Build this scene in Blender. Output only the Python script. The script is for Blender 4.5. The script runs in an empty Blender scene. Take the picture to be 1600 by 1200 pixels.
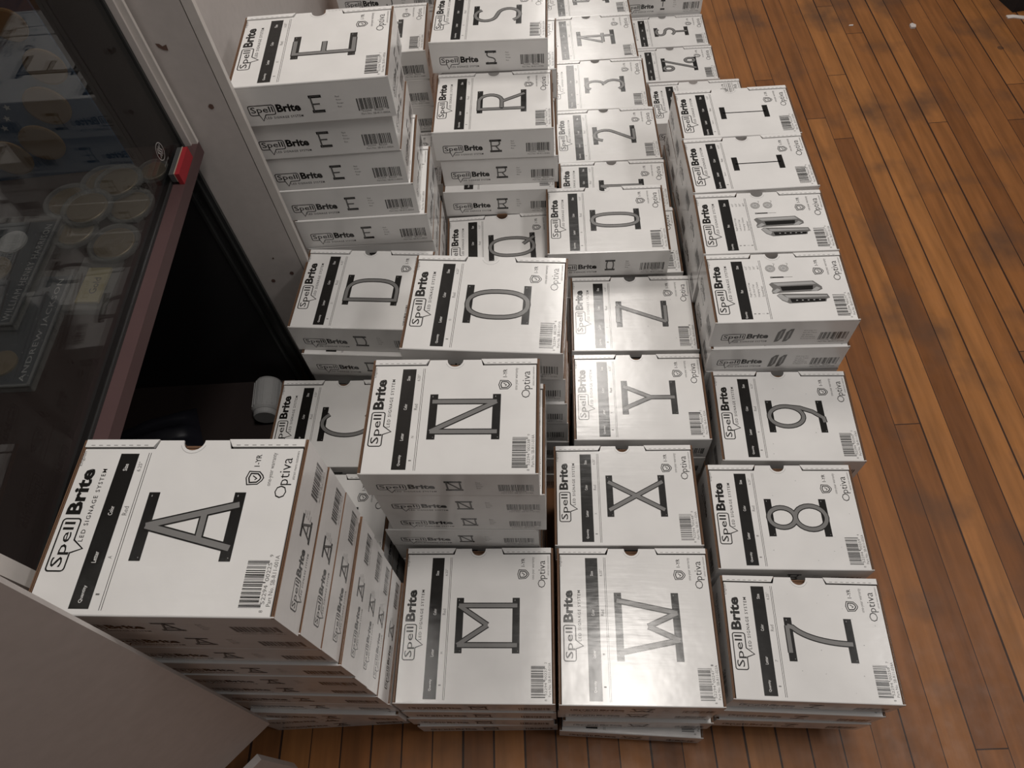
import bpy, math, random
from mathutils import Vector, Matrix

SC = bpy.context.scene
COL = SC.collection
PI = math.pi

# ------------------------------------------------------------------ camera
CAM_H, TILT, ROLL, FPX = 1.472, 0.5581, -0.11058, 1121.76
cd = bpy.data.cameras.new('camera'); cam = bpy.data.objects.new('camera', cd); COL.objects.link(cam)
R0 = Vector((1, 0, 0)); U0 = Vector((0, math.cos(TILT), math.sin(TILT))); F0 = Vector((0, math.sin(TILT), -math.cos(TILT)))
RR = R0 * math.cos(ROLL) + U0 * math.sin(ROLL); UU = -R0 * math.sin(ROLL) + U0 * math.cos(ROLL)
mw = Matrix((RR, UU, -F0)).transposed().to_4x4(); mw.translation = Vector((0, 0, CAM_H))
cam.matrix_world = mw
cd.sensor_width = 36; cd.sensor_fit = 'HORIZONTAL'; cd.lens = FPX / 1600 * 36; cd.clip_start = 0.02
SC.camera = cam

# ------------------------------------------------------------------ world and light
W = bpy.data.worlds.new('room_light'); SC.world = W; W.use_nodes = True
W.node_tree.nodes['Background'].inputs[0].default_value = (1.0, 0.955, 0.925, 1)
W.node_tree.nodes['Background'].inputs[1].default_value = 0.12
SC.view_settings.view_transform = 'Standard'; SC.view_settings.look = 'None'
SC.view_settings.gamma = 1; SC.view_settings.use_curve_mapping = False
SC.view_settings.exposure = -0.22

def area(name, loc, sx, sy, power, color=(1, .95, .89)):
    l = bpy.data.lights.new(name, 'AREA'); l.shape = 'RECTANGLE'; l.size = sx; l.size_y = sy; l.energy = power; l.color = color
    o = bpy.data.objects.new(name, l); COL.objects.link(o); o.location = loc
    return o
# a row of fluorescent troffers over the stacks and another over the open floor (all above the frame)
WARM = (1, .945, .885); COOL = (1, .965, .94)
for lx, ly, sx, sy, pw, lc in ((0.38, 0.52, .36, .66, 26, WARM), (0.52, 2.50, .34, .90, 32, WARM), (0.80, 5.35, .46, 1.45, 27, WARM),
                               (2.00, 0.15, .36, 1.20, 27, COOL)):
    area('ceiling_light', (lx, ly, 2.9), sx, sy, pw, lc).rotation_euler = (0, 0, -.066)

# ------------------------------------------------------------------ helpers
def new_mat(name):
    m = bpy.data.materials.new(name); m.use_nodes = True
    nt = m.node_tree; return m, nt, nt.nodes, nt.links, nt.nodes['Principled BSDF']
def plain(name, col, rough=.6, spec=.5, metal=0, bump=None):
    m, nt, N, Lk, p = new_mat(name)
    p.inputs['Base Color'].default_value = (*col, 1); p.inputs['Roughness'].default_value = rough
    p.inputs['Specular IOR Level'].default_value = spec; p.inputs['Metallic'].default_value = metal
    tc = N.new('ShaderNodeTexCoord'); nz = N.new('ShaderNodeTexNoise'); nz.inputs['Scale'].default_value = (bump or (40, 0))[0]
    Lk.new(tc.outputs['Object'], nz.inputs['Vector'])
    mr = N.new('ShaderNodeMapRange'); mr.inputs['To Min'].default_value = .9; mr.inputs['To Max'].default_value = 1.08
    Lk.new(nz.outputs['Fac'], mr.inputs['Value'])
    mx = N.new('ShaderNodeVectorMath'); mx.operation = 'SCALE'; mx.inputs[0].default_value = col
    Lk.new(mr.outputs[0], mx.inputs['Scale']); Lk.new(mx.outputs[0], p.inputs['Base Color'])
    if bump:
        b = N.new('ShaderNodeBump'); b.inputs['Strength'].default_value = bump[1]; b.inputs['Distance'].default_value = .001
        Lk.new(nz.outputs['Fac'], b.inputs['Height']); Lk.new(b.outputs[0], p.inputs['Normal'])
    return m
def card(name, col, rough=.2, spec=.5):
    # coated corrugated board: faint flutes across the box plus uneven coating
    m, nt, N, Lk, p = new_mat(name)
    tc = N.new('ShaderNodeTexCoord')
    oi = N.new('ShaderNodeObjectInfo')
    add = N.new('ShaderNodeVectorMath'); add.operation = 'MULTIPLY_ADD'
    Lk.new(oi.outputs['Random'], add.inputs[0]); add.inputs[1].default_value = (3, 5, 0); Lk.new(tc.outputs['Object'], add.inputs[2])
    sc = N.new('ShaderNodeVectorMath'); sc.operation = 'MULTIPLY'; sc.inputs[1].default_value = (14, 130, 130); Lk.new(add.outputs[0], sc.inputs[0])
    n1 = N.new('ShaderNodeTexNoise'); n1.inputs['Scale'].default_value = 1; n1.inputs['Detail'].default_value = 2; Lk.new(sc.outputs[0], n1.inputs['Vector'])
    n2 = N.new('ShaderNodeTexNoise'); n2.inputs['Scale'].default_value = 14; n2.inputs['Detail'].default_value = 3; Lk.new(add.outputs[0], n2.inputs['Vector'])
    b1 = N.new('ShaderNodeBump'); b1.inputs['Strength'].default_value = .22; b1.inputs['Distance'].default_value = .0006; Lk.new(n1.outputs['Fac'], b1.inputs['Height'])
    b2 = N.new('ShaderNodeBump'); b2.inputs['Strength'].default_value = .25; b2.inputs['Distance'].default_value = .003; Lk.new(n2.outputs['Fac'], b2.inputs['Height'])
    Lk.new(b1.outputs[0], b2.inputs['Normal']); Lk.new(b2.outputs[0], p.inputs['Normal'])
    mr = N.new('ShaderNodeMapRange'); mr.inputs['From Min'].default_value = .3; mr.inputs['From Max'].default_value = .7
    mr.inputs['To Min'].default_value = .95; mr.inputs['To Max'].default_value = 1.03; Lk.new(n2.outputs['Fac'], mr.inputs['Value'])
    mx = N.new('ShaderNodeVectorMath'); mx.operation = 'SCALE'; mx.inputs[0].default_value = col
    Lk.new(mr.outputs[0], mx.inputs['Scale']); Lk.new(mx.outputs[0], p.inputs['Base Color'])
    p.inputs['Roughness'].default_value = rough; p.inputs['Specular IOR Level'].default_value = spec
    return m
WHITE = card('white_card', (.70, .685, .67))
KRAFT = plain('kraft_board', (.15, .082, .048), .85, .2, bump=(300, .4))
INK = card('black_ink', (.012, .011, .010), .2)
TUBE = card('grey_tube_print', (.185, .18, .175), .22)
TEXTG = card('grey_print', (.13, .125, .12), .4)
MIDG = card('mid_grey_print', (.33, .325, .32), .4)
BOXM = [WHITE, KRAFT, INK, TUBE, TEXTG, MIDG]
iW, iK, iB, iT, iG, iM = range(6)

class MB:
    """collects faces (in metres) and builds one mesh"""
    def __init__(s, scale=1.0): s.v = []; s.f = []; s.m = []; s.s = scale
    def add(s, vs, fs, m=0, tf=None):
        b = len(s.v)
        for p in vs:
            if tf: p = tf(p)
            s.v.append((p[0] * s.s, p[1] * s.s, p[2] * s.s))
        for f in fs: s.f.append([b + i for i in f]); s.m.append(m)
    def box(s, x0, x1, y0, y1, z0, z1, m=0, mats=None, tf=None):
        vs = [(x0, y0, z0), (x1, y0, z0), (x1, y1, z0), (x0, y1, z0), (x0, y0, z1), (x1, y0, z1), (x1, y1, z1), (x0, y1, z1)]
        fs = [(0, 3, 2, 1), (4, 5, 6, 7), (0, 1, 5, 4), (1, 2, 6, 5), (2, 3, 7, 6), (3, 0, 4, 7)]  # bottom top -y +x +y -x
        for i, f in enumerate(fs): s.add([vs[j] for j in f], [(0, 1, 2, 3)], (mats[i] if mats else m), tf)
    def prism(s, poly, z0, z1, m=0, mtop=None, tf=None):
        n = len(poly)
        s.add([(x, y, z1) for x, y in poly], [tuple(range(n))], m if mtop is None else mtop, tf)
        s.add([(x, y, z0) for x, y in reversed(poly)], [tuple(range(n))], m, tf)
        for i in range(n):
            a = poly[i]; b = poly[(i + 1) % n]
            s.add([(a[0], a[1], z0), (b[0], b[1], z0), (b[0], b[1], z1), (a[0], a[1], z1)], [(0, 1, 2, 3)], m, tf)
    def lathe(s, prof, n=32, m=0, tf=None, cap=True):
        vs = []; fs = []
        for r, z in prof:
            for i in range(n):
                a = 2 * PI * i / n; vs.append((r * math.cos(a), r * math.sin(a), z))
        for k in range(len(prof) - 1):
            for i in range(n):
                j = (i + 1) % n; fs.append((k * n + i, k * n + j, (k + 1) * n + j, (k + 1) * n + i))
        if cap: fs.append(tuple(reversed(range(n)))); fs.append(tuple((len(prof) - 1) * n + i for i in range(n)))
        s.add(vs, fs, m, tf)
    def mesh(s, name, mats, smooth=False):
        me = bpy.data.meshes.new(name); me.from_pydata(s.v, [], s.f)
        for mt in mats: me.materials.append(mt)
        me.polygons.foreach_set('material_index', s.m)
        if smooth: me.polygons.foreach_set('use_smooth', [True] * len(me.polygons))
        me.update(); return me
def link(name, me, parent=None, loc=(0, 0, 0), rz=0):
    o = bpy.data.objects.new(name, me); COL.objects.link(o); o.location = loc; o.rotation_euler = (0, 0, rz)
    if parent: o.parent = parent
    return o
def tag(o, label=None, cat=None, group=None, kind=None):
    if label: o['label'] = label
    if cat: o['category'] = cat
    if group: o['group'] = group
    if kind: o['kind'] = kind
    return o

# ------------------------------------------------------------------ lettering
_tc = {}
def text_geo(s, bold=0.0, spacing=1.0):
    key = (s, bold, spacing)
    if key in _tc: return _tc[key]
    cu = bpy.data.curves.new('t', 'FONT'); cu.body = s; cu.resolution_u = 2; cu.offset = bold; cu.space_character = spacing
    o = bpy.data.objects.new('t', cu); COL.objects.link(o); bpy.context.view_layer.update()
    dg = bpy.context.evaluated_depsgraph_get(); ev = o.evaluated_get(dg); me = ev.to_mesh()
    vs = [(v.co.x, v.co.y) for v in me.vertices]; fs = [tuple(p.vertices) for p in me.polygons]
    ev.to_mesh_clear(); bpy.data.objects.remove(o); bpy.data.curves.remove(cu)
    x0 = min(v[0] for v in vs); x1 = max(v[0] for v in vs); y0 = min(v[1] for v in vs); y1 = max(v[1] for v in vs)
    r = ([((x - x0) / (x1 - x0 or 1), (y - y0) / (y1 - y0 or 1)) for x, y in vs], fs, x1 - x0, y1 - y0)
    _tc[key] = r; return r
def put_text(mb, s, u0, u1, v0, v1, z, m, tf, bold=0.0, spacing=1.0):
    """fit the text's bounding box to u0..u1 (reading direction) by v0..v1 (up)"""
    vs, fs, w, h = text_geo(s, bold, spacing)
    mb.add([(u0 + (u1 - u0) * x, v0 + (v1 - v0) * y, z) for x, y in vs], fs, m, tf)
def rect(mb, u0, u1, v0, v1, z, m, tf): mb.add([(u0, v0, z), (u1, v0, z), (u1, v1, z), (u0, v1, z)], [(0, 1, 2, 3)], m, tf)
def poly(mb, pts, z, m, tf): mb.add([(a, b, z) for a, b in pts], [tuple(range(len(pts)))], m, tf)
def ribbon(mb, pts, hw, z, m, tf, closed=False):
    n = len(pts); P = [Vector(p) for p in pts]; Lf = []; Rt = []
    for i in range(n):
        a = P[(i - 1) % n] if (closed or i > 0) else None; b = P[(i + 1) % n] if (closed or i < n - 1) else None; c = P[i]
        d1 = (c - a).normalized() if a is not None else None; d2 = (b - c).normalized() if b is not None else None
        if d1 is None: d1 = d2
        if d2 is None: d2 = d1
        n1 = Vector((-d1.y, d1.x)); n2 = Vector((-d2.y, d2.x)); q = n1 + n2
        q = q.normalized() if q.length > 1e-6 else n1
        k = min(1 / max(q.dot(n1), .2), 1.45)
        Lf.append(c + q * hw * k); Rt.append(c - q * hw * k)
    vs = [(p.x, p.y, z) for p in Lf] + [(p.x, p.y, z) for p in Rt]
    fs = [(i, n + i, n + (i + 1) % n, (i + 1) % n) for i in range(n if closed else n - 1)]
    mb.add(vs, fs, m, tf)
def ell(cx, cy, rx, ry, a0=0, a1=360, n=20, p=1.0):
    o = []
    for i in range(n + 1):
        a = math.radians(a0 + (a1 - a0) * i / n); c, s_ = math.cos(a), math.sin(a)
        o.append((cx + rx * math.copysign(abs(c) ** p, c), cy + ry * math.copysign(abs(s_) ** p, s_)))
    return o
def closed_ell(*a, **k): return (ell(*a, **k)[:-1], True)
# glyph strokes: u 0..1 to the right, v 0..1 up
G = {
 'A': (73, [([(.02, 0), (.5, .97), (.98, 0)], 0), ([(.2, .36), (.8, .36)], 0)]),
 'B': (68, [([(0, 0), (0, 1), (.5, 1)] + ell(.55, .76, .4, .24, 90, -90, 10) + [(0, .52)], 0), ([(0, 0), (.5, 0)] + ell(.55, .26, .45, .26, -90, 90, 10), 0)]),
 'C': (74, [(ell(.55, .5, .55, .5, 48, 312, 26), 0)]),
 'D': (72, [([(0, 0), (0, 1), (.4, 1)] + ell(.4, .5, .6, .5, 90, -90, 18, .8)[1:-1] + [(.4, 0)], 1)]),
 'E': (60, [([(1, 1), (0, 1), (0, 0), (1, 0)], 0), ([(0, .5), (.85, .5)], 0)]),
 'F': (60, [([(1, 1), (0, 1), (0, 0)], 0), ([(0, .5), (.85, .5)], 0)]),
 'H': (72, [([(0, 0), (0, 1)], 0), ([(1, 0), (1, 1)], 0), ([(0, .5), (1, .5)], 0)]),
 'J': (60, [([(1, 1), (1, .28)] + ell(.5, .28, .5, .28, 0, -170, 14)[1:], 0)]),
 'M': (87, [([(0, 0), (0, 1), (.5, .5), (1, 1), (1, 0)], 0)]),
 'N': (74, [([(0, 0), (0, 1), (1, .02), (1, 1)], 0)]),
 'O': (76, [(ell(.5, .5, .5, .5, 0, 360, 32, .85)[:-1], 1)]),
 'Q': (76, [(ell(.5, .5, .5, .5, 0, 360, 32, .85)[:-1], 1), ([(.62, .24), (1.02, -.02)], 0)]),
 'R': (72, [([(0, 0), (0, 1), (.5, 1)] + ell(.55, .75, .42, .25, 90, -90, 12) + [(0, .5)], 0), ([(.5, .5), (1, 0)], 0)]),
 'S': (70, [(ell(.5, .76, .46, .24, 25, 245, 16) + ell(.5, .25, .5, .25, 62, -155, 16), 0)]),
 'W': (106, [([(0, 1), (.24, 0), (.5, .5), (.76, 0), (1, 1)], 0)]),
 'X': (78, [([(0, 0), (1, 1)], 0), ([(0, 1), (1, 0)], 0)]),
 'Y': (74, [([(0, 1), (.5, .47), (1, 1)], 0), ([(.5, .47), (.5, 0)], 0)]),
 'Z': (66, [([(0, 1), (1, 1), (0, 0), (1, 0)], 0)]),
 '0': (60, [(ell(.5, .5, .5, .5, 0, 360, 32, .8)[:-1], 1)]),
 '1': (39, [([(.1, .86), (.5, 1), (.5, 0)], 0)]),
 '2': (64, [(ell(.5, .72, .48, .28, 165, -35, 16) + [(.02, 0), (1, 0)], 0)]),
 '3': (64, [(ell(.46, .75, .44, .25, 150, -80, 14) + ell(.46, .26, .5, .26, 80, -150, 14), 0)]),
 '4': (66, [([(.7, 0), (.7, 1), (.0, .3), (1, .3)], 0)]),
 '5': (64, [([(.92, 1), (.12, 1), (.06, .55)] + ell(.46, .32, .5, .32, 120, -150, 16), 0)]),
 '7': (66, [([(0, 1), (1, 1)] + ell(1.25, .0, .88, .98, 106, 180, 14)[1:], 0)]),
 '8': (67, [(ell(.5, .77, .42, .23, 0, 360, 24)[:-1], 1), (ell(.5, .27, .5, .27, 0, 360, 24)[:-1], 1)]),
 '9': (67, [(ell(.5, .68, .5, .32, 0, 360, 26)[:-1], 1), ([(1, .66), (.93, .40), (.74, .18), (.42, -.01), (.2, -.02)], 0)]),
 '$': (45, [(ell(.5, .84, .8, .14, 25, 245, 12) + ell(.5, .55, .8, .15, 62, -155, 12), 0), ([(.5, .40), (.5, .0)], 0)]),
 '%': (64, [([(0, 0), (1, 1)], 0), (ell(.05, .84, .26, .14, 0, 360, 16)[:-1], 1), (ell(.95, .16, .26, .14, 0, 360, 16)[:-1], 1)]),
 '!': (39, [([(.5, 1), (.5, .3)], 0), ([(.5, .1), (.5, 0)], 0)]),
}
PART = {c: (225 + i, '%03dA' % (i + 1)) for i, c in enumerate('ABCDEFGHIJKLMNOPQRSTUVWXYZ')}
PART.update({c: (251 + i, '%03dA' % (i + 27)) for i, c in enumerate('0123456789')})
PART.update({'$': (262, '038A'), '%': (263, '039A'), '!': (264, '040A'), 'space': (270, '010SA'), 'endcap': (271, '011SA'), 'pack': (272, '012SA')})
def upc(n):
    d = '85229400%03d' % n; t = sum(int(c) * (3 if i % 2 == 0 else 1) for i, c in enumerate(d)); return d + str((10 - t % 10) % 10)

def bubble(mb, u0, u1, v0, v1, z, tf, k=1.0):
    """speech bubble with the rounded word, the heavy word beside it and the line below.
       u0..u1 spans the whole logo (111 mm at k=1), v0..v1 the bubble height"""
    w = (u1 - u0); f = lambda t: u0 + w * t; h = v1 - v0; r = h * .17
    b1 = .486
    pts = []
    for cx, cy, a0 in ((f(b1) - r, v1 - r, 90), (f(b1) - r, v0 + r, 0)):
        pts += ell(cx, cy, r, r, a0, a0 - 90, 4)
    pts += [(f(.285), v0), (f(.205), v0 - h * .62), (f(.165), v0)]
    for cx, cy, a0 in ((f(0) + r, v0 + r, -90), (f(0) + r, v1 - r, -180)):
        pts += ell(cx, cy, r, r, a0, a0 - 90, 4)
    ribbon(mb, pts, h * .042, z, iB, tf, True)
    put_text(mb, 'Spell', f(.035), f(.455), v0 + h * .06, v1 - h * .14, z, iB, tf, .006)
    put_text(mb, 'Brite', f(.527), f(.985), v0 + h * .18, v1 + h * .02, z, iB, tf, .04)
    put_text(mb, 'LED SIGNAGE SYSTEM', f(.27), f(.985), v0 - h * .47, v0 - h * .22, z, iB, tf, .008, 1.3)
def barcode(mb, u0, u1, v0, v1, z, tf, seed, guard=2.5):
    rnd = random.Random(seed); x = u0; W_ = u1 - u0; unit = W_ / 95.0
    i = 0
    while x < u1 - unit * 2:
        g = (x - u0 < unit * 9) or (u1 - x < unit * 11) or abs(x - (u0 + u1) / 2) < unit * 2
        w = unit * rnd.choice((1, 1, 2, 2, 3)) * (1.0); rect(mb, x, min(x + w, u1), v0 - (guard if g else 0), v1, z, iB, tf)
        x += w + unit * rnd.choice((1, 1, 2, 3)); i += 1
def glyph(mb, ch, uc, v0, v1, z, tf, scale=1.0, thick=9.4, small=False):
    """sign letter: two mounting caps and the tube strokes; uc centre, v0..v1 letter height between cap centres"""
    H_ = v1 - v0
    if ch == 'endcap':
        for k in (0, 1):
            o = uc - 8 + k * 15
            poly(mb, [(o - 6, v0 - 9), (o + 1, v0 - 7), (o + 6, v0 + 3), (o + 7, v1 + 4), (o + 1, v1 + 3), (o - 5, v1 - 6)], z, iG, tf)
            poly(mb, [(o - 1, v0 - 3), (o + 2, v0), (o + 3, v1 - 2), (o, v1 - 3)], z + .12, iM, tf)
        return
    if ch == 'space':
        cl = 39 * scale; cth = 11.5 * scale
        for v in (v0, v1): rect(mb, uc - cl / 2, uc + cl / 2, v - cth / 2, v + cth / 2, z, iB, tf)
        rect(mb, uc - 1.3 * scale, uc + 1.3 * scale, v0, v1, z, iB, tf); return
    cl, st = G[ch]; cl *= scale; cth = (11.8 if not small else 15) * scale
    for v in (v0, v1):
        rect(mb, uc - cl / 2, uc + cl / 2, v - cth / 2, v + cth / 2, z, iB, tf)
        if not small:
            rect(mb, uc + cl / 2 - 5, uc + cl / 2 - 3, v + 1.5, v + 2.3, z + .15, iM, tf)
            rect(mb, uc - cl / 2 + 3, uc - cl / 2 + 4, v - 3.4, v - 2.6, z + .15, iM, tf)
    span = max(cl - (25 if not small else 18) * scale, 14 * scale); a0 = v0 - 2 * scale; a1 = v1 + 2 * scale
    runs = []
    for pts, cl_ in st:
        Q = [Vector((uc + (x - .5) * span, a0 + (a1 - a0) * y)) for x, y in pts]
        if cl_: runs.append((Q, True)); continue
        cur = [Q[0]]
        for i in range(1, len(Q)):                      # sharp corners become two butted tubes
            cur.append(Q[i])
            if i < len(Q) - 1 and (Q[i] - Q[i - 1]).angle(Q[i + 1] - Q[i]) > 1.75: runs.append((cur, False)); cur = [Q[i]]
        runs.append((cur, False))
    for n, (Q, c_) in enumerate(runs): ribbon(mb, Q, thick * scale / 2, z + .12 + .012 * n, iB, tf, c_)
    for n, (Q, c_) in enumerate(runs): ribbon(mb, Q, thick * scale / 2 * (.66 if not small else .4), z + .30 + .012 * n, iT if not small else iG, tf, c_)

# ------------------------------------------------------------------ floor
def floor_material():
    m, nt, N, Lk, p = new_mat('old_strip_floor')
    geo = N.new('ShaderNodeNewGeometry'); sep = N.new('ShaderNodeSeparateXYZ'); Lk.new(geo.outputs['Position'], sep.inputs[0])
    def M(op, a, b=None, c=None):
        n = N.new('ShaderNodeMath'); n.operation = op
        for i, v in enumerate((a, b, c)):
            if v is None: continue
            if isinstance(v, (int, float)): n.inputs[i].default_value = v
            else: Lk.new(v, n.inputs[i])
        return n.outputs[0]
    be = .0657; X, Y = sep.outputs[0], sep.outputs[1]; BW = .05718
    u = M('SUBTRACT', M('MULTIPLY', X, math.cos(be)), M('MULTIPLY', Y, math.sin(be)))
    v = M('ADD', M('MULTIPLY', X, math.sin(be)), M('MULTIPLY', Y, math.cos(be)))
    ub = M('DIVIDE', M('ADD', u, -(.0083 * math.cos(be) - .1444 * math.sin(be)) + 10 * BW), BW)
    idx = M('FLOOR', ub); fr = M('FRACT', ub)
    wn = N.new('ShaderNodeTexWhiteNoise'); wn.noise_dimensions = '1D'; Lk.new(idx, wn.inputs['W'])
    off = M('MULTIPLY', wn.outputs['Value'], 7.3)
    vl = M('DIVIDE', M('ADD', v, off), 1.9); vi = M('FLOOR', vl); vf = M('FRACT', vl)
    cmb = N.new('ShaderNodeCombineXYZ'); Lk.new(idx, cmb.inputs[0]); Lk.new(vi, cmb.inputs[1])
    wn2 = N.new('ShaderNodeTexWhiteNoise'); wn2.noise_dimensions = '2D'; Lk.new(cmb.outputs[0], wn2.inputs['Vector'])
    # grain coordinates
    gc = N.new('ShaderNodeCombineXYZ'); Lk.new(M('MULTIPLY', u, 60), gc.inputs[0]); Lk.new(M('MULTIPLY', v, 5), gc.inputs[1]); Lk.new(M('MULTIPLY', wn2.outputs['Value'], 37), gc.inputs[2])
    gn = N.new('ShaderNodeTexNoise'); gn.inputs['Scale'].default_value = 1; gn.inputs['Detail'].default_value = 4; Lk.new(gc.outputs[0], gn.inputs['Vector'])
    # blotches of wear and water stains
    st = N.new('ShaderNodeTexNoise'); st.inputs['Scale'].default_value = 5.5; st.inputs['Detail'].default_value = 4; Lk.new(geo.outputs['Position'], st.inputs['Vector'])
    st2 = N.new('ShaderNodeTexNoise'); st2.inputs['Scale'].default_value = 30; st2.inputs['Detail'].default_value = 3; Lk.new(geo.outputs['Position'], st2.inputs['Vector'])
    ramp = N.new('ShaderNodeValToRGB'); e = ramp.color_ramp.elements
    e[0].position = 0; e[0].color = (.185, .068, .020, 1); e[1].position = 1; e[1].color = (.36, .150, .045, 1)
    x = e.new(.35); x.color = (.235, .090, .027, 1); x = e.new(.7); x.color = (.29, .115, .034, 1)
    Lk.new(wn2.outputs['Value'], ramp.inputs[0])
    def mul(c, f):
        n = N.new('ShaderNodeVectorMath'); n.operation = 'SCALE'; Lk.new(c, n.inputs[0]); Lk.new(f, n.inputs['Scale']); return n.outputs[0]
    def mr(v_, a, b, c, d):
        n = N.new('ShaderNodeMapRange'); n.inputs[1].default_value = a; n.inputs[2].default_value = b; n.inputs[3].default_value = c; n.inputs[4].default_value = d; Lk.new(v_, n.inputs[0]); return n.outputs[0]
    col = mul(ramp.outputs[0], mr(gn.outputs['Fac'], .3, .7, .70, 1.04))
    dk = N.new('ShaderNodeMix'); dk.data_type = 'RGBA'; Lk.new(mr(st.outputs['Fac'], .52, .72, 0, .75), dk.inputs[0])
    Lk.new(col, dk.inputs[6]); dk.inputs[7].default_value = (.085, .045, .027, 1)
    vo = N.new('ShaderNodeTexVoronoi'); vo.inputs['Scale'].default_value = 5.0; Lk.new(geo.outputs['Position'], vo.inputs['Vector'])
    spot = M('MULTIPLY', M('LESS_THAN', vo.outputs['Distance'], M('MULTIPLY', st2.outputs['Fac'], .085)), .7)
    sp = N.new('ShaderNodeMix'); sp.data_type = 'RGBA'; Lk.new(spot, sp.inputs[0]); Lk.new(dk.outputs[2], sp.inputs[6]); sp.inputs[7].default_value = (.05, .028, .018, 1)
    # seams
    wn3 = N.new('ShaderNodeTexWhiteNoise'); wn3.noise_dimensions = '1D'; Lk.new(M('ADD', M('FLOOR', M('ADD', ub, .5)), 77), wn3.inputs['W'])
    sw = mr(wn3.outputs['Value'], 0, 1, .011, .042)
    e1 = M('MINIMUM', fr, M('SUBTRACT', 1, fr)); seam = M('LESS_THAN', e1, sw)
    e2 = M('MULTIPLY', M('MINIMUM', vf, M('SUBTRACT', 1, vf)), 1.9); jt = M('LESS_THAN', e2, .0011)
    gap = M('MAXIMUM', seam, jt)
    gm = N.new('ShaderNodeMix'); gm.data_type = 'RGBA'; Lk.new(M('MULTIPLY', gap, .93), gm.inputs[0]); Lk.new(sp.outputs[2], gm.inputs[6]); gm.inputs[7].default_value = (.018, .008, .005, 1)
    Lk.new(gm.outputs[2], p.inputs['Base Color'])
    Lk.new(mr(st2.outputs['Fac'], .3, .7, .42, .56), p.inputs['Roughness']); p.inputs['Specular IOR Level'].default_value = .32
    b = N.new('ShaderNodeBump'); b.inputs['Strength'].default_value = .35; b.inputs['Distance'].default_value = .0012
    h = M('SUBTRACT', M('MULTIPLY', gn.outputs['Fac'], .25), M('MULTIPLY', gap, 1.0)); Lk.new(h, b.inputs['Height']); Lk.new(b.outputs[0], p.inputs['Normal'])
    return m
mb = MB(); mb.box(-4, 5, -3, 7, -.05, 0); tag(link('floor', mb.mesh('floor', [floor_material()])), kind='structure')

LAM = plain('grey_white_laminate', (.47, .43, .41), .45, .4, bump=(60, .05))
LAM2 = plain('white_laminate_edge', (.56, .52, .49), .45, .4)
CHIP = plain('bare_chipboard', (.11, .06, .045), .9)
DARK = plain('dark_laminate', (.020, .013, .012), .5)
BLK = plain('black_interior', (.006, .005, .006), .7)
MAROON = plain('maroon_laminate', (.07, .036, .036), .5, bump=(25, .1))
DECK = plain('dark_brown_deck', (.030, .019, .017), .45)
METAL = plain('dark_aluminium', (.055, .056, .056), .4, .5, .6)
RED = plain('red_felt', (.27, .010, .016), .9)
FELT = plain('grey_felt', (.05, .05, .05), .95)
TAN = plain('tan_tape', (.35, .26, .20), .8)
PLA = plain('translucent_white_plastic', (.38, .38, .38), .45)
GOLD = plain('gold_coin', (.20, .135, .07), .42, .5, .55, bump=(90, .6))
DGOLD = plain('printed_gold', (.11, .065, .03), .6)
BLUE = plain('blue_print_card', (.020, .046, .090), .5)
NAVY = plain('navy_card', (.010, .016, .026), .4)
SILV = plain('silver_print', (.30, .29, .28), .5)
def clear(name, col, f0=.06, alpha=.0):
    m, nt, N, Lk, p = new_mat(name); N.remove(p)
    out = [n for n in N if n.type == 'OUTPUT_MATERIAL'][0]
    tr = N.new('ShaderNodeBsdfTransparent'); tr.inputs[0].default_value = (*col, 1)
    gl = N.new('ShaderNodeBsdfGlossy'); gl.inputs['Roughness'].default_value = .015 if alpha == 0 else .08
    fz = N.new('ShaderNodeFresnel'); 
    gb = N.new('ShaderNodeNewGeometry'); io = N.new('ShaderNodeMapRange'); v_ = 1.36 if alpha == 0 else 1.3
    io.inputs['To Min'].default_value = v_; io.inputs['To Max'].default_value = 1 / v_
    Lk.new(gb.outputs['Backfacing'], io.inputs['Value']); Lk.new(io.outputs[0], fz.inputs[0])
    mx = N.new('ShaderNodeMixShader'); Lk.new(fz.outputs[0], mx.inputs[0]); Lk.new(tr.outputs[0], mx.inputs[1]); Lk.new(gl.outputs[0], mx.inputs[2])
    last = mx
    if alpha:
        df = N.new('ShaderNodeBsdfDiffuse'); df.inputs[0].default_value = (.55, .52, .48, 1); m2 = N.new('ShaderNodeMixShader'); m2.inputs[0].default_value = alpha
        Lk.new(mx.outputs[0], m2.inputs[1]); Lk.new(df.outputs[0], m2.inputs[2]); last = m2
    Lk.new(last.outputs[0], out.inputs[0]); return m
GLASS = clear('cabinet_glass', (.86, .87, .87))
ACRY = clear('clear_acrylic', (.93, .94, .95), alpha=.10)

# ------------------------------------------------------------------ wall beside the stacks (behind the counter end)
AZ = -.067                               # the cabinet and the boards share this direction
mb = MB(); mb.box(-.09, 0, 0, 3.2, 0, 2.6)
tag(link('wall_left', mb.mesh('wall_left', [LAM]), None, (-.438, 1.00, 0), AZ), kind='structure')
mb = MB(); mb.box(-.006, .008, 0, 3.2, 0, .07)

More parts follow.
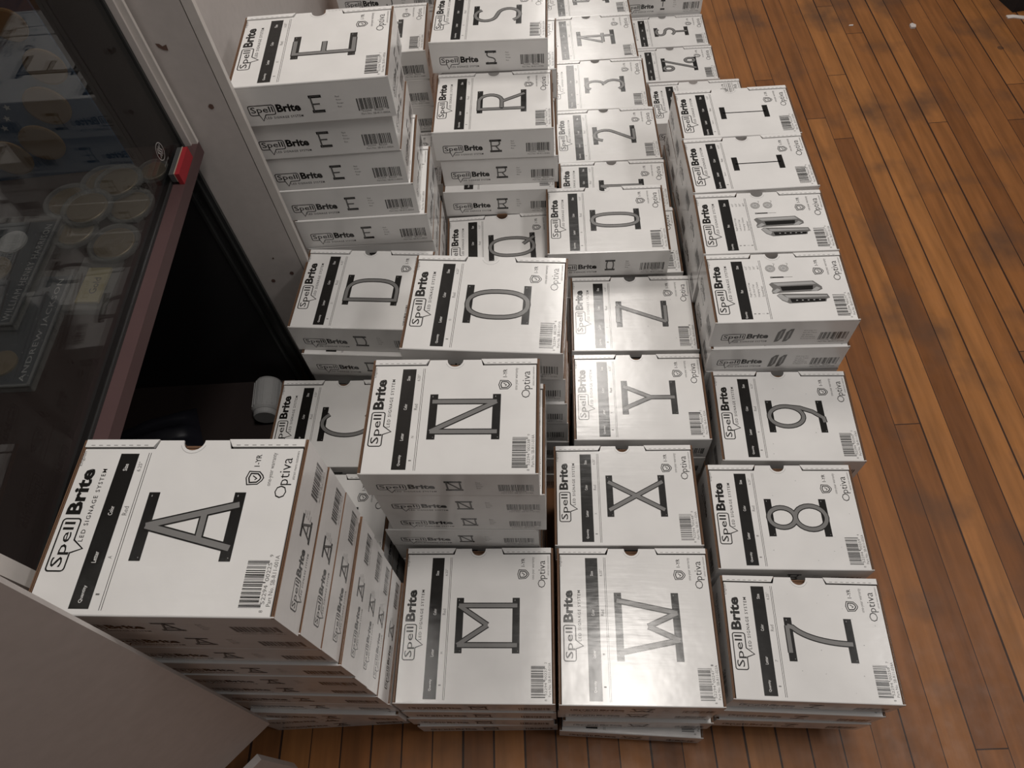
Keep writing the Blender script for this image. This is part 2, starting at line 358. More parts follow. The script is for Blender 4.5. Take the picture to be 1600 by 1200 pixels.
# ------------------------------------------------------------------ display cabinet; local x out of the glass, y along it
cab = bpy.data.objects.new('display_cabinet', None); COL.objects.link(cab); cab.location = (-.480, .83, 0); cab.rotation_euler = (0, 0, AZ)
tag(cab, 'glass-fronted display cabinet with maroon ledge and dark open base, left of the boxes', 'display cabinet')
def cpart(name, boxes, mats, label=None, parent=cab):
    m_ = MB()
    for b in boxes: m_.box(*b[:6], b[6] if len(b) > 6 else 0)
    o = link(name, m_.mesh(name, mats), parent)
    if label: o['label'] = label
    return o
YF, YN = .1405, -.575
m_ = MB(); m_.box(-.52, .0215, YN, YF, .720, .742, 0, [1, 0, 0, 0, 0, 0])
m_.box(-.52, -.001, YN, YF, .742, .7425, 2)
link('deck', m_.mesh('deck', [MAROON, DARK, DECK]), cab)
cpart('glass_pane', [(-.004, 0, YN + .02, YF - .016, .7435, 1.75)], [GLASS])
cpart('glass_channel', [(-.008, -.0042, YN, YF, .7426, .752), (.0002, .0025, YN, YF, .742, .747)], [METAL])
cpart('corner_post', [(-.010, .002, YF - .015, YF, .742, 1.75, 0), (.0022, .012, YF - .010, YF, .742, 1.75, 1), (.012, .0215, YF - .006, YF, .742, 1.75, 2)], [METAL, LAM, LAM2])
cpart('end_post', [(-.03, .012, YN, YN + .018, .7426, 1.75)], [LAM2], 'pale end post')
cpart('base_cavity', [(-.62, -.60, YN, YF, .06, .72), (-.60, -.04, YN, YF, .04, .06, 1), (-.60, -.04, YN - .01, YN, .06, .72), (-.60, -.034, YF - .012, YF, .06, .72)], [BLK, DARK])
cpart('door_rail', [(-.033, -.028, YF - .014, YF, .0, .72), (-.0275, -.012, YF - .006, YF, 0, .72), (-.0118, -.008, YF - .012, YF, 0, .72), (-.0075, -.002, YF - .005, YF, 0, .72)], [METAL], 'grooved dark metal rail')
cpart('back_panel', [(-.54, -.52, YN, YF, .742, 1.75)], [DARK])
cpart('end_panel', [(-.52, -.011, YF - .006, YF, .742, 1.75)], [DARK])

# white board with screw holes and the narrow strip beside it, closing off the cabinet end
brd = MB(); brd.box(-.475, -.3835, 0, .016, 0, 1.9)
b_o = link('end_board', brd.mesh('end_board', [LAM]), None, (0, .9765, 0), 0)
b_o.location = (0, .9765, 0); tag(b_o, 'tall greyish white laminate board with chipped screw holes, between cabinet and letter E stack', 'board')
def chip(pts, x, z, name='screw_hole'):
    m2 = MB(); m2.add([(x + a, -.0006, z + b) for a, b in pts], [tuple(range(len(pts)))]); m2.add([(x + a, -.0001, z + b) for a, b in pts], [tuple(range(len(pts)))])
    o = link(name, m2.mesh(name, [CHIP]), b_o)
hole = [(.0035 * math.cos(i * PI / 5) * (1 + .25 * (i % 2)), .0045 * math.sin(i * PI / 5)) for i in range(10)]
chip(hole, -.408, .795); chip([(-.006, .006), (-.001, .005), (.002, .001), (.008, .003), (.007, -.006), (.001, -.004), (-.004, 0)], -.436, .896, 'chipped_spot')
chip(hole, -.450, .394); chip(hole, -.408, .410); chip([(a * .4, b * .4) for a, b in hole], -.429, .457)
sb = MB(); sb.box(-.3818, -.3675, 0, .012, 0, 1.9)
s_o = link('edge_strip', sb.mesh('edge_strip', [LAM2]), None, (0, .9765, 0)); tag(s_o, 'narrow white upright strip between the screw-holed board and letter E stack', 'trim strip')

# near end panel of the counter, seen close at the lower left
pd = Vector((-.76, -.65, 0)).normalized(); pa = math.atan2(pd.y, pd.x)
pn_ = MB()
zb, zt = .215, 1.25; lean = .089                     # the panel leans a little towards the boxes
vs = [(0, -.010, zb), (.62, -.010, zb), (.62, 0, zb), (0, 0, zb)]
sh = Vector((lean * (zt - zb), 0, 0)); sh.rotate(Matrix.Rotation(-pa, 3, 'Z'))
vs += [(x + sh.x, y + sh.y, zt) for x, y, z in vs]
pn_.add(vs, [(0, 3, 2, 1), (4, 5, 6, 7), (0, 1, 5, 4), (1, 2, 6, 5), (2, 3, 7, 6), (3, 0, 4, 7)])
po = link('end_panel_board', pn_.mesh('end_panel_board', [LAM]), None, (-.452, .189, 0), pa)
tag(po, 'large plain grey-white panel at the lower left, in front of the letter A stack', 'panel')
kb = MB(); kb.prism([(0, 0), (.5, 0), (.5, .016), (0, .012)], .0, .19)
ko = link('kick_board', kb.mesh('kick_board', [LAM, CHIP]), None, (-.478, .150, 0), pa)
tag(ko, 'short grey board standing on the floor under the large panel', 'board')

# ------------------------------------------------------------------ things on and in the cabinet
felt = bpy.data.objects.new('felt_bumper', None); COL.objects.link(felt); felt.location = (-.4715, .903, .742); felt.rotation_euler = (0, 0, AZ)
tag(felt, 'small red and grey felt pad on the maroon ledge against the glass', 'felt pad')
cpart('grey_backing', [(-.002, .006, -.030, .030, .0056, .020)], [FELT], 'dark grey backing', felt)
cpart('tan_layer', [(.006, .0072, -.030, .030, .0056, .021)], [TAN], 'thin tan layer', felt)
cpart('red_pad', [(.0072, .014, -.030, .030, .0002, .020)], [RED], 'bright red pad', felt)
felt.location.x += .003
# round glass sticker
lg = MB()
tfg = lambda p: (.0004, p[0], p[1])
ribbon(lg, ell(0, 0, .0115, .013, 0, 360, 24)[:-1], .0007, 0, 0, tfg, True)
for s_ in (-.005, .0, .005): ribbon(lg, [(s_ * .9 - .002, -.007), (s_ * .9 + .002, -.002), (s_ * .9 - .002, .003), (s_ * .9 + .002, .008)], .0009, 0, 0, tfg)
put_text(lg, 'security', -.010, .012, -.022, -.018, 0, 0, tfg)
lo = link('glass_sticker', lg.mesh('glass_sticker', [SILV]), None, (-.4758, .894, .788), AZ); tag(lo, 'small round pale logo sticker on the glass above the red pad', 'sticker')

def capsule(x, y, z, r, label, tx=0, ty=0):
    e = bpy.data.objects.new('coin_capsule', None); COL.objects.link(e); e.location = (x, y, z); e.rotation_euler = (tx, ty, 0)
    tag(e, label, 'coin', 'gold coins in round capsules')
    c = MB(); c.lathe([(r * .76, .0012), (r * .78, .002), (r * .78, .0045), (r * .76, .005)], 40); 
    c.lathe([(r * .70, .0050), (r * .70, .0054), (r * .66, .0054), (r * .66, .0050)], 40, cap=False)
    for k in range(5): c.lathe([(r * (.10 + .03 * k), .005), (r * (.10 + .03 * k), .0056 - .0001 * k)], 9, tf=lambda p, k=k: (p[0] + r * .25 * math.cos(k * 1.9), p[1] + r * .3 * math.sin(k * 2.3), p[2]))
    link('gold_coin', c.mesh('gold_coin', [GOLD]), e)
    s2 = MB(); s2.lathe([(r * .97, 0), (r, .001), (r, .0062), (r * .97, .0072)], 48); s2.lathe([(r * .86, .0073), (r * .90, .0082), (r * .94, .0073)], 48, cap=False)
    link('capsule', s2.mesh('capsule', [ACRY], True), e)
Z0 = .7428
capsule(-.5510, .879, Z0 + .0084, .036, 'gold coin in a clear capsule, farthest right of the pile near the felt pad')
capsule(-.5800, .893, Z0, .036, 'gold coin in a clear capsule, half under the far right one')
capsule(-.6270, .858, Z0 + .0002, .036, 'gold coin in a clear capsule, leftmost of the pile')
capsule(-.5810, .820, Z0 + .0168, .037, 'gold coin in a clear capsule, topmost in the middle of the pile')
capsule(-.5290, .833, Z0 + .0001, .036, 'gold coin in a clear capsule, right of the topmost one')
capsule(-.5385, .760, Z0 + .0001, .037, 'gold coin in a clear capsule, alone at the near side of the pile')
capsule(-.5950, .785, Z0 + .0083, .033, 'gold coin in a clear capsule, under the topmost one beside the acrylic case')
capsule(-.5070, .905, Z0, .024, 'small coin in a clear capsule right by the felt pad')
# bullion slab
sl = bpy.data.objects.new('bullion_slab', None); COL.objects.link(sl); sl.location = (-.550, .683, Z0); sl.rotation_euler = (0, 0, -.12)
tag(sl, 'rectangular clear holder with a pale gold bar, in front of the round coins', 'bullion holder')
cpart('gold_bar', [(-.016, .016, -.030, .030, .003, .007)], [plain('pale_gold', (.34, .27, .13), .5, .5, .4, bump=(60, .3))], None, sl)
cpart('clear_holder', [(-.026, .026, -.046, .046, 0, .011)], [ACRY], None, sl)
gt = MB(); tft = lambda p: (-p[1], p[0], p[2])
put_text(gt, 'Gold', -.016, .012, -.008, .002, .0072, 0, tft); link('stamp', gt.mesh('stamp', [DARK]), sl)
def acrylic_case(x, y, w, d, z, a, name_, label, coins):
    e = bpy.data.objects.new('acrylic_coin_case', None); COL.objects.link(e); e.location = (x, y, z); e.rotation_euler = (0, 0, a)
    tag(e, label, 'coin case', 'acrylic coin cases')
    c = MB(); c.box(-w + .006, -.006, .006, d - .006, .003, .005, 0)
    put_text(c, name_, .012, d - .012, .0, .0095, .0053, 1, lambda p: (-.022 - p[1] + .008, p[0], p[2]), 0, 1.15)
    for i in range(9): rect(c, .02 + i * .018, .0212 + i * .018, .012 + (i % 3) * .01, .0132 + (i % 3) * .01, .0053, 1, lambda p: (-p[1], p[0], p[2]))
    link('printed_card', c.mesh('printed_card', [NAVY, SILV]), e)
    for cx_, cy_, r, m3 in coins:
        q = MB(); q.lathe([(r, .0055), (r, .0085), (r * .8, .0090)], 30); o = link('coin', q.mesh('coin', [m3], False), e, (cx_, cy_, 0))
    q = MB(); q.box(-w, 0, 0, d, 0, .011); q.box(-.004, -.001, .002, d - .002, .0112, .0125); q.box(-w, -.001, .001, .004, .0112, .0125); link('clear_case', q.mesh('clear_case', [ACRY]), e)
acrylic_case(-.592, .522, .24, .190, Z0, -.075, 'ANDREW JACKSON', 'clear coin case lettered on a navy card, lower one nearer the glass', [(-.052, .040, .019, GOLD), (-.12, .05, .019, SILV)])
acrylic_case(-.630, .612, .24, .195, Z0 + .0135, -.10, 'WILLIAM HENRY HARRISON', 'clear coin case lying on top of the other case', [(-.060, .150, .020, SILV), (-.066, .100, .022, GOLD), (-.07, .05, .018, SILV)])
# blue presentation card standing at the back
bc = bpy.data.objects.new('coin_display_card', None); COL.objects.link(bc); bc.location = (-.543, .925, Z0); bc.rotation_euler = (0, 0, 0)
tag(bc, 'blue presentation card with gold coins and white stars standing inside the cabinet', 'display card')
q = MB(); q.box(-.42, 0, 0, .004, 0, .34); link('card', q.mesh('card', [BLUE]), bc)
for cx_, cz_, r in ((-.062, .118, .030), (-.105, .060, .030), (-.165, .040, .030), (-.040, .235, .022), (-.030, .175, .026), (-.19, .13, .03)):
    q = MB(); q.lathe([(r, 0), (r, .003), (r * .9, .0036)], 32, tf=lambda p: (p[0], -p[2], p[1])); link('coin', q.mesh('coin', [DGOLD]), bc, (cx_, 0, cz_))
st_ = MB()
for cx_, cz_ in ((-.117, .122), (-.128, .105), (-.141, .09)):
    pts = [((.0055 if i % 2 == 0 else .0023) * math.cos(PI / 2 + i * PI / 5) + cx_, (.0055 if i % 2 == 0 else .0023) * math.sin(PI / 2 + i * PI / 5) + cz_) for i in range(10)]
    poly(st_, pts, 0, 0, lambda p: (p[0], -.0008, p[1]))
link('star', st_.mesh('star', [SILV]), bc)
# jar and black bag in the dark base
jar = bpy.data.objects.new('plastic_jar', None); COL.objects.link(jar); jar.location = (-.560, .902, .060)
tag(jar, 'small ribbed white plastic jar lying in the dark base of the cabinet', 'jar')
jt = lambda p: (p[0], p[2], p[1] + .033)
jm = MB(); prof = [(.027, -.045), (.031, -.040), (.031, .030), (.028, .036)]
jm.lathe(prof, 36, tf=jt); link('body', jm.mesh('body', [PLA], False), jar)
jm = MB(); jm.lathe([(.024, -.058), (.0265, -.055), (.0265, -.0455), (.026, -.0452)], 36, tf=jt); link('cap', jm.mesh('cap', [PLA]), jar)
jm = MB()
for i in range(18):
    a_ = 2 * PI * i / 18
    jm.box(-.0012, .0012, .0305, .0322, -.036, .028, 0, tf=lambda p, a_=a_: jt((p[0] * math.cos(a_) - p[1] * math.sin(a_), p[0] * math.sin(a_) + p[1] * math.cos(a_), p[2])))
link('rib', jm.mesh('rib', [PLA]), jar)
bag = MB(); rnd = random.Random(3); n = 15; vs = []; fs = []
for i in range(n):
    for j in range(n):
        x, y = i / (n - 1), j / (n - 1); h = .055 * (math.sin(PI * x) ** .4) * (math.sin(PI * y) ** .4) * (1 + .22 * math.sin(y * 24) + .1 * rnd.random())
        vs.append((-.10 + .19 * x, -.09 + .18 * y, h))
for i in range(n - 1):
    for j in range(n - 1): a_ = i * n + j; fs.append((a_, a_ + n, a_ + n + 1, a_ + 1))
bag.add(vs, fs); ob = link('plastic_bag', bag.mesh('plastic_bag', [plain('black_plastic', (.016, .016, .022), .4)], True), None, (-.80, .80, .0605), .3)
tag(ob, 'crumpled ribbed black plastic bag inside the dark base of the cabinet', 'bag')

# ------------------------------------------------------------------ bits on the floor
SCR = plain('scrap_paper', (.55, .50, .47), .8)
def scrap(name, pts, x, y, h, label):
    q = MB(); q.prism(pts, 0, h); o = link(name, q.mesh(name, [SCR]), None, (x, y, .0003)); tag(o, label, 'scrap', 'paper scraps on the floor')
scrap('paper_scrap', [(-.008, -.010), (.007, -.011), (.012, .002), (.003, .012), (-.006, .008)], 1.447, 2.133, .006, 'small torn white paper scrap on the floor, right one of two')
scrap('paper_scrap', [(-.008, -.002), (.006, -.004), (.009, .002), (-.004, .003)], 1.258, 2.176, .002, 'tiny white paper fleck on the floor, left of the larger scrap')
scrap('paper_strip', [(-.04, .006), (-.02, .006), (.02, -.012), (.09, -.010), (.09, .004), (.025, .004), (-.018, .022), (-.04, .022)], 1.80, 2.112, .003, 'white paper strip on the floor at the right edge of the photo')
dk_ = MB(); dk_.prism([(0, 0), (.5, -.05), (.5, .5), (0, .5)], 0, .12)  # plain low black block at the far right edge of the floor
dko = link('dark_block', dk_.mesh('dark_block', [BLK]), None, (1.79, 2.15, 0), .15); tag(dko, 'low dark block standing on the floor at the far right corner', 'bin')

# ------------------------------------------------------------------ the boxes (millimetres inside the builders)
HB = 72.0; PITCH = .0728; LB = 250.0
def lid_mesh(ch, Wd):
    mb = MB(.001); W_ = Wd * 1000; off = (-LB / 2, -W_ / 2)
    tf = lambda p: (p[0] + off[0], p[1] + off[1], p[2])
    # lid plate with the finger notch in the tuck edge
    cx, cr = 124, 12; yt = W_ - 11; ym = W_ - .8
    out = [(4.6, 1.6), (LB - 4.6, 1.6), (LB - 4.6, yt), (166, yt), (163, ym), (cx + cr, ym)]
    out += [(cx + cr * math.cos(math.radians(-a)), ym + cr * math.sin(math.radians(-a))) for a in range(15, 180, 15)]
    out += [(cx - cr, ym), (86, ym), (83, yt), (4.6, yt)]
    mb.prism(out, HB - 2.2, HB, iW, tf=tf)
    # rounded hinge crease along the near edge
    prof = [(1.6, HB), (.5, HB - .5), (0, HB - 1.6), (0, HB - 3.2), (1.6, HB - 3.2)]
    vs = [(x, y, z) for x in (.3, LB - .3) for y, z in prof]
    mb.add(vs, [(i, i + 5, i + 6, i + 1) for i in range(4)] + [(0, 1, 2, 3, 4), (9, 8, 7, 6, 5)], iW, tf)
    # crescent score under the notch
    ribbon(mb, ell(cx, ym - 1, 14.5, 14.5, -20, -160, 10), .25, HB + .12, iM, tf)
    # print: text reads along +y with its top towards -x
    T = lambda p: tf((p[1], p[0], p[2]))            # (v=x, u=y) helper below uses u=y, v=-x
    P = lambda p: tf((-p[1], p[0], p[2]))
    z = HB + .15; lc = .48 * W_; far = W_
    def t(s, y0, y1, xb, xt, m=iB, b=0, sp=1, dz=0): put_text(mb, s, y0, y1, -xb, -xt, z + dz, m, P, b, sp)
    t('English', far - 31, far - 14, 8.2, 3.6, iG)
    ls = {188: 43, 200: 47, 245: 64, 157: 19, 165: 22}.get(int(round(W_)), 43)
    bubble(mb, ls, ls + 112, -28.1, -9.2, z, P)
    rect(mb, 6.6, W_ - 16.7, -66.8, -46.5, z, iB, P)
    fr = lambda k: W_ * k
    if ch == 'endcap': heads = (('Quantity', fr(.10), 15), ('Part', fr(.44), 7), ('Size', fr(.80), 8))
    elif ch == 'pack': heads = (('Quantity', fr(.10), 15), ('Letter', fr(.36), 12), ('Item', fr(.6), 9), ('Size', fr(.82), 8))
    else: heads = (('Quantity', fr(.11), 17), ('Letter', fr(.305), 11.5), ('Color', fr(.565), 10), ('Size', fr(.825), 8))
    for s, c, w in heads: t(s, c - w / 2, c + w / 2, 58.8, 54.2, iW, .01, 1, .15)
    if ch == 'endcap':
        for r, (q, nm, sz, w) in enumerate((('1', 'Right End Cap', '6.25"', 33), ('1', 'Left End Cap', '6.25"', 29), ('2', 'Hanging Chains', '30"', 34), ('1', 'Screwdriver', '#1', 25))):
            x = 73.5 + r * 7.2
            t(q, 17.5, 19.2, x, x - 3.6, iG); t(nm, 56, 56 + w, x, x - 4.2, iG); t(sz, 120, 128, x, x - 3.6, iG)
        lx = 97.0
    else:
        v = {'space': 'Space', 'pack': 'Kit'}.get(ch, ch); w = 2.8 if len(v) == 1 else 11
        t('1', fr(.11) - .8, fr(.11) + .8, 73.2, 69.4, iG); t(v, fr(.305) - w / 2, fr(.305) + w / 2, 73.4, 69.6, iG)
        c = 'None' if ch in ('space', 'pack') else 'Red'
        t(c, fr(.565) - 4.8, fr(.565) + 4.8, 74.2, 69.2, iG); t('6.25"', fr(.83) - 5.6, fr(.83) + 5.6, 73.6, 69.4, iG)
        lx = 77.4
    for d in (0, 2.4): rect(mb, 5.4, W_ - 15.8, -(lx + d + .3), -(lx + d - .3), z, iB, P)
    if ch == 'endcap':
        for cy in (0, 1):
            c = (117.5 + cy * 24 - 2, 121)
            for r in (8.5, 6.8, 5.0): ribbon(mb, [(y, -x) for x, y in ell(c[0], c[1], r, r * .95, 0, 350, 16)], .45, z, iG, P, True)
            poly(mb, [(y, -x) for x, y in ell(c[0], c[1], 3.6, 3.2, 0, 350, 10)], z, iM, P)
            ribbon(mb, [(c[1] + 6, -(c[0] + 7)), (c[1] + 11, -(c[0] + 9)), (c[1] + 12, -(c[0] + 6))], .35, z, iG, P)
        rect(mb, 98.6, 101.4, -136, -112, z, iB, P); rect(mb, 99.6, 100.4, -152, -136, z, iG, P); rect(mb, 98.2, 101.8, -116, -112, z + .05, iG, P)
        def pp(pts, m, dz=0): poly(mb, [(y, -x) for x, y in pts], z + dz, m, P)
        pp([(107, 84), (112, 88), (186, 90), (199, 76), (199, 70), (190, 66), (128, 64), (110, 62), (109, 68), (112, 74)], iG)
        pp([(114, 86), (184, 88), (190, 82), (122, 80)], iM, .12); pp([(126, 78), (184, 79), (182, 70), (128, 68)], iB, .12)
        pp([(109, 66), (120, 74), (126, 70), (116, 63)], iM, .2); pp([(178, 67), (190, 76), (196, 72), (188, 66)], iM, .2)
        pp([(116, 58), (122, 62), (205, 59), (208, 50), (202, 48), (200, 42), (136, 39), (124, 46)], iG)
        pp([(130, 58), (204, 56), (204, 53), (134, 52)], iM, .12); pp([(138, 50), (200, 48), (198, 42), (140, 41)], iB, .12)
        pp([(117, 58), (124, 61), (136, 50), (132, 43), (124, 48)], iM, .14)
        for k in range(5): pp([(148 + k * 10, 47), (151 + k * 10, 47), (151 + k * 10, 45), (148 + k * 10, 45)], iM, .25)
    elif ch == 'pack': 
        for k in range(5): rect(mb, far - 60, far - 14, -(206 + k * 5), -(204.8 + k * 5), z, iG, P)
    else: glyph(mb, ch, lc, -188.8, -97.2, z, P)
    # warranty shield, far right corner
    sy, sx = far - 45, 200
    sh = [(sx - 9.2, sy), (sx - 7, sy + 7.6), (sx - 1, sy + 7.2), (sx + 4, sy + 7), (sx + 8, sy + 3), (sx + 9.4, sy), (sx + 8, sy - 3), (sx + 4, sy - 7), (sx - 1, sy - 7.2), (sx - 7, sy - 7.6)]
    ribbon(mb, [(y, -x) for x, y in sh], .6, z, iB, P, True)
    ribbon(mb, [(sy + (y - sy) * .68, -(sx + (x - sx) * .68)) for x, y in sh], .75, z, iB, P, True)
    ribbon(mb, [(sy - 2.2, -(sx + .2)), (sy - .5, -(sx + 2.2)), (sy + 2.6, -(sx - 2.4))], .6, z, iB, P)
    t('1-YR', far - 32, far - 18, 202.4, 196.6, iB, .01); t('one-year warranty', far - 54, far - 16, 219.6, 214.6, iG)
    t('O', far - 67.5, far - 53.5, 236.6, 224.2, iB, -.012); t('ptiva', far - 53, far - 22, 240.2, 225.6, iB, -.004)
    t('attract more customers', far - 47, far - 14, 242.6, 240.2, iG)
    num, pn = PART[ch]; dg_ = upc(num)
    barcode(mb, 9.6, 57.2, -232.2, -213, z, P, num)
    t(dg_[0], 5.2, 7.4, 237.4, 233.8, iG); t(dg_[1:6], 13, 31, 237.6, 233.6, iG); t(dg_[6:11], 35, 53, 237.6, 233.6, iG); t(dg_[11], 59, 61.2, 237.4, 233.8, iG)
    t('Part No. SB-' + ('R11-' if len(pn) == 4 else 'E11-') + pn, 11, 60.5, 243.8, 239.6, iG)
    if ch in '789Z':                                    # scuffs and specks of dirt
        rr = random.Random(ord(ch[0]))
        for k in range(16):
            x, y, r = rr.uniform(90, 235), rr.uniform(8, W_ - 20), rr.uniform(.35, 1.1)
            mb.add([(y + r * math.cos(i * PI / 3) * rr.uniform(.6, 1.2), -x + r * math.sin(i * PI / 3), HB + .08) for i in range(6)], [(0, 1, 2, 3, 4, 5)], iM, P)
    return mb.mesh('lid', BOXM)
def face_print(mb, ch, length, tf, full=True):
    """print on the box walls: u along the wall, v up"""
    k = length / 250.0; z = .15
    bubble(mb, 19, 19 + 84 * min(k, 1.0) + (0 if k > .99 else 0), 19.5, 37, z, tf)
    if full and ch != 'pack': glyph(mb, ch, 125 * k + (8 if k < .9 else 4), 19, 46, z, tf, .34, 7.2, True)
    if ch == 'endcap': lines = ('End Cap Kit', 'Kit de Tapas', 'de Cierre', "Kit d'embout", 'Endkappen Kit')
    elif ch == 'space': lines = ('None', 'Ninguno', 'Aucun', 'Keine')
    else: lines = ('Red', 'Rojo', 'Rouge', 'Rot')
    u = 157 * k + 4 if k > .9 else 150 * k
    for i, s in enumerate(lines): put_text(mb, s, u, u + len(s) * 2.0, 42 - i * 6.2, 45 - i * 6.2, z, iG, tf)
    num, pn = PART[ch]; d = upc(num); b0 = length - 58 * (1 if k > .9 else .85)
    barcode(mb, b0, length - 8, 16.5, 37, z, tf, num, 2)
    put_text(mb, d[1:6], b0 + 6, b0 + 20, 12, 15.6, z, iG, tf); put_text(mb, d[6:11], b0 + 25, b0 + 39, 12, 15.6, z, iG, tf)
    put_text(mb, 'Part No. SB-R11-' + pn, b0 + 3, length - 9, 6.5, 10, z, iG, tf)
def tray_mesh(ch, Wd):
    mb = MB(.001); W_ = Wd * 1000; L_ = LB; ox, oy = -L_ / 2, -W_ / 2
    tf = lambda p: (p[0] + ox, p[1] + oy, p[2])
    mw_ = [iK, iK, iW, iW, iW, iW]
    mb.box(0, L_, 0, W_, 0, 2, iK, [iW, iK, iW, iW, iW, iW], tf)
    mb.box(0, 3.3, 0, W_, 2, HB - .6, iW, [iW, iK, iW, iK, iW, iW], tf)
    mb.box(L_ - 3.3, L_, 0, W_, 2, HB - .6, iW, [iW, iK, iW, iW, iW, iK], tf)
    mb.box(3.3, L_ - 3.3, 0, 2, 2, HB - 3.4, iW, [iW, iK, iW, iK, iK, iK], tf)
    mb.box(3.3, 108, W_ - 2.4, W_, 2, HB - 2.4, iW, [iW, iK, iK, iK, iW, iK], tf)
    mb.box(140, L_ - 3.3, W_ - 2.4, W_, 2, HB - 2.4, iW, [iW, iK, iK, iK, iW, iK], tf)
    mb.box(108, 140, W_ - 2.4, W_, 2, HB - 15, iW, [iW, iK, iK, iK, iW, iK], tf)
    # inner liner visible through the finger hole
    mb.box(100, 148, W_ - 26, W_ - 8, 2, HB - 6, iK, None, tf); mb.box(102, 146, W_ - 8, W_ - 2.6, 2, HB - 16, iK, None, tf)
    mb.box(8, L_ - 8, 6, W_ - 6, 2, 36, iK, None, tf)
    # thin dark line of corrugation along the folded side walls
    for x in (1.4, L_ - 1.9): mb.box(x, x + .5, 3, W_ - 3, HB - .7, HB - .5, iB, None, tf)
    face_print(mb, ch, L_, lambda p: tf((p[0], -p[2], p[1])))
    face_print(mb, ch, W_, lambda p: tf((L_ + p[2], p[0], p[1])))
    face_print(mb, ch, W_, lambda p: tf((-p[2], W_ - p[0], p[1])), False)
    return mb.mesh('tray', BOXM)
def tab_mesh(side, Wd):
    mb = MB(.001); W_ = Wd * 1000; tf = lambda p: (p[0] - LB / 2, p[1] - W_ / 2, p[2])
    y0, y1 = W_ - 9, W_
    p = [(3.4, y0), (80, y0), (85, y1), (3.4, y1)] if side == 0 else [(168, y0), (LB - 3.4, y0), (LB - 3.4, y1), (163, y1)]
    # folded-over front wall: a rolled strip, slightly proud of the lid
    mb.prism([(a, b) for a, b in p], HB - 3.3, HB + 1.0, iW, tf=tf)
    x0, x1 = (10, 78) if side == 0 else (172, 242)
    for k in range(8):
        x = x0 + (x1 - x0) * k / 8.0
        rect(mb, x, x + 4.4, y0 + 1.6, y0 + 2.3, HB + 1.12, iG, tf)
    return mb.mesh('locking_tab', [WHITE, KRAFT, INK, TUBE, TEXTG, MIDG])
_tabs = {}
def tabs(Wd):
    k = round(Wd, 3)
    if k not in _tabs: _tabs[k] = (tab_mesh(0, Wd), tab_mesh(1, Wd))
    return _tabs[k]
ORD = ['topmost', 'second from the top', 'third from the top', 'fourth from the top', 'fifth from the top', 'sixth from the top', 'seventh from the top', 'eighth from the top', 'ninth from the top', 'tenth from the top', 'eleventh from the top']
NAMES = {'0': 'number zero', '1': 'number one', '2': 'number two', '3': 'number three', '4': 'number four', '5': 'number five', '7': 'number seven', '8': 'number eight', '9': 'number nine',
         '$': 'dollar sign', '%': 'percent sign', '!': 'exclamation mark', 'P': 'kit'}
def describe(key, k, n):
    if key == 'K1': what, st = 'white box showing two end caps', 'the nearer end cap stack'
    elif key == 'K2': what, st = 'white box showing two end caps', 'the farther end cap stack'
    elif key == 'I1': what, st = 'white box showing a thin spacer bar', 'the nearer spacer stack'
    elif key == 'I2': what, st = 'white box showing a thin spacer bar', 'the farther spacer stack'
    elif key == 'P': what, st = 'white small-print box', 'the stack behind the spacer boxes'
    else:
        nm = NAMES.get(key, 'letter ' + key); what, st = 'white box marked with %s' % nm, 'the %s stack' % nm
    return '%s, %s in %s' % (what, ORD[k] if k < n - 1 or n < 2 else 'lowest', st), 'boxes in ' + st
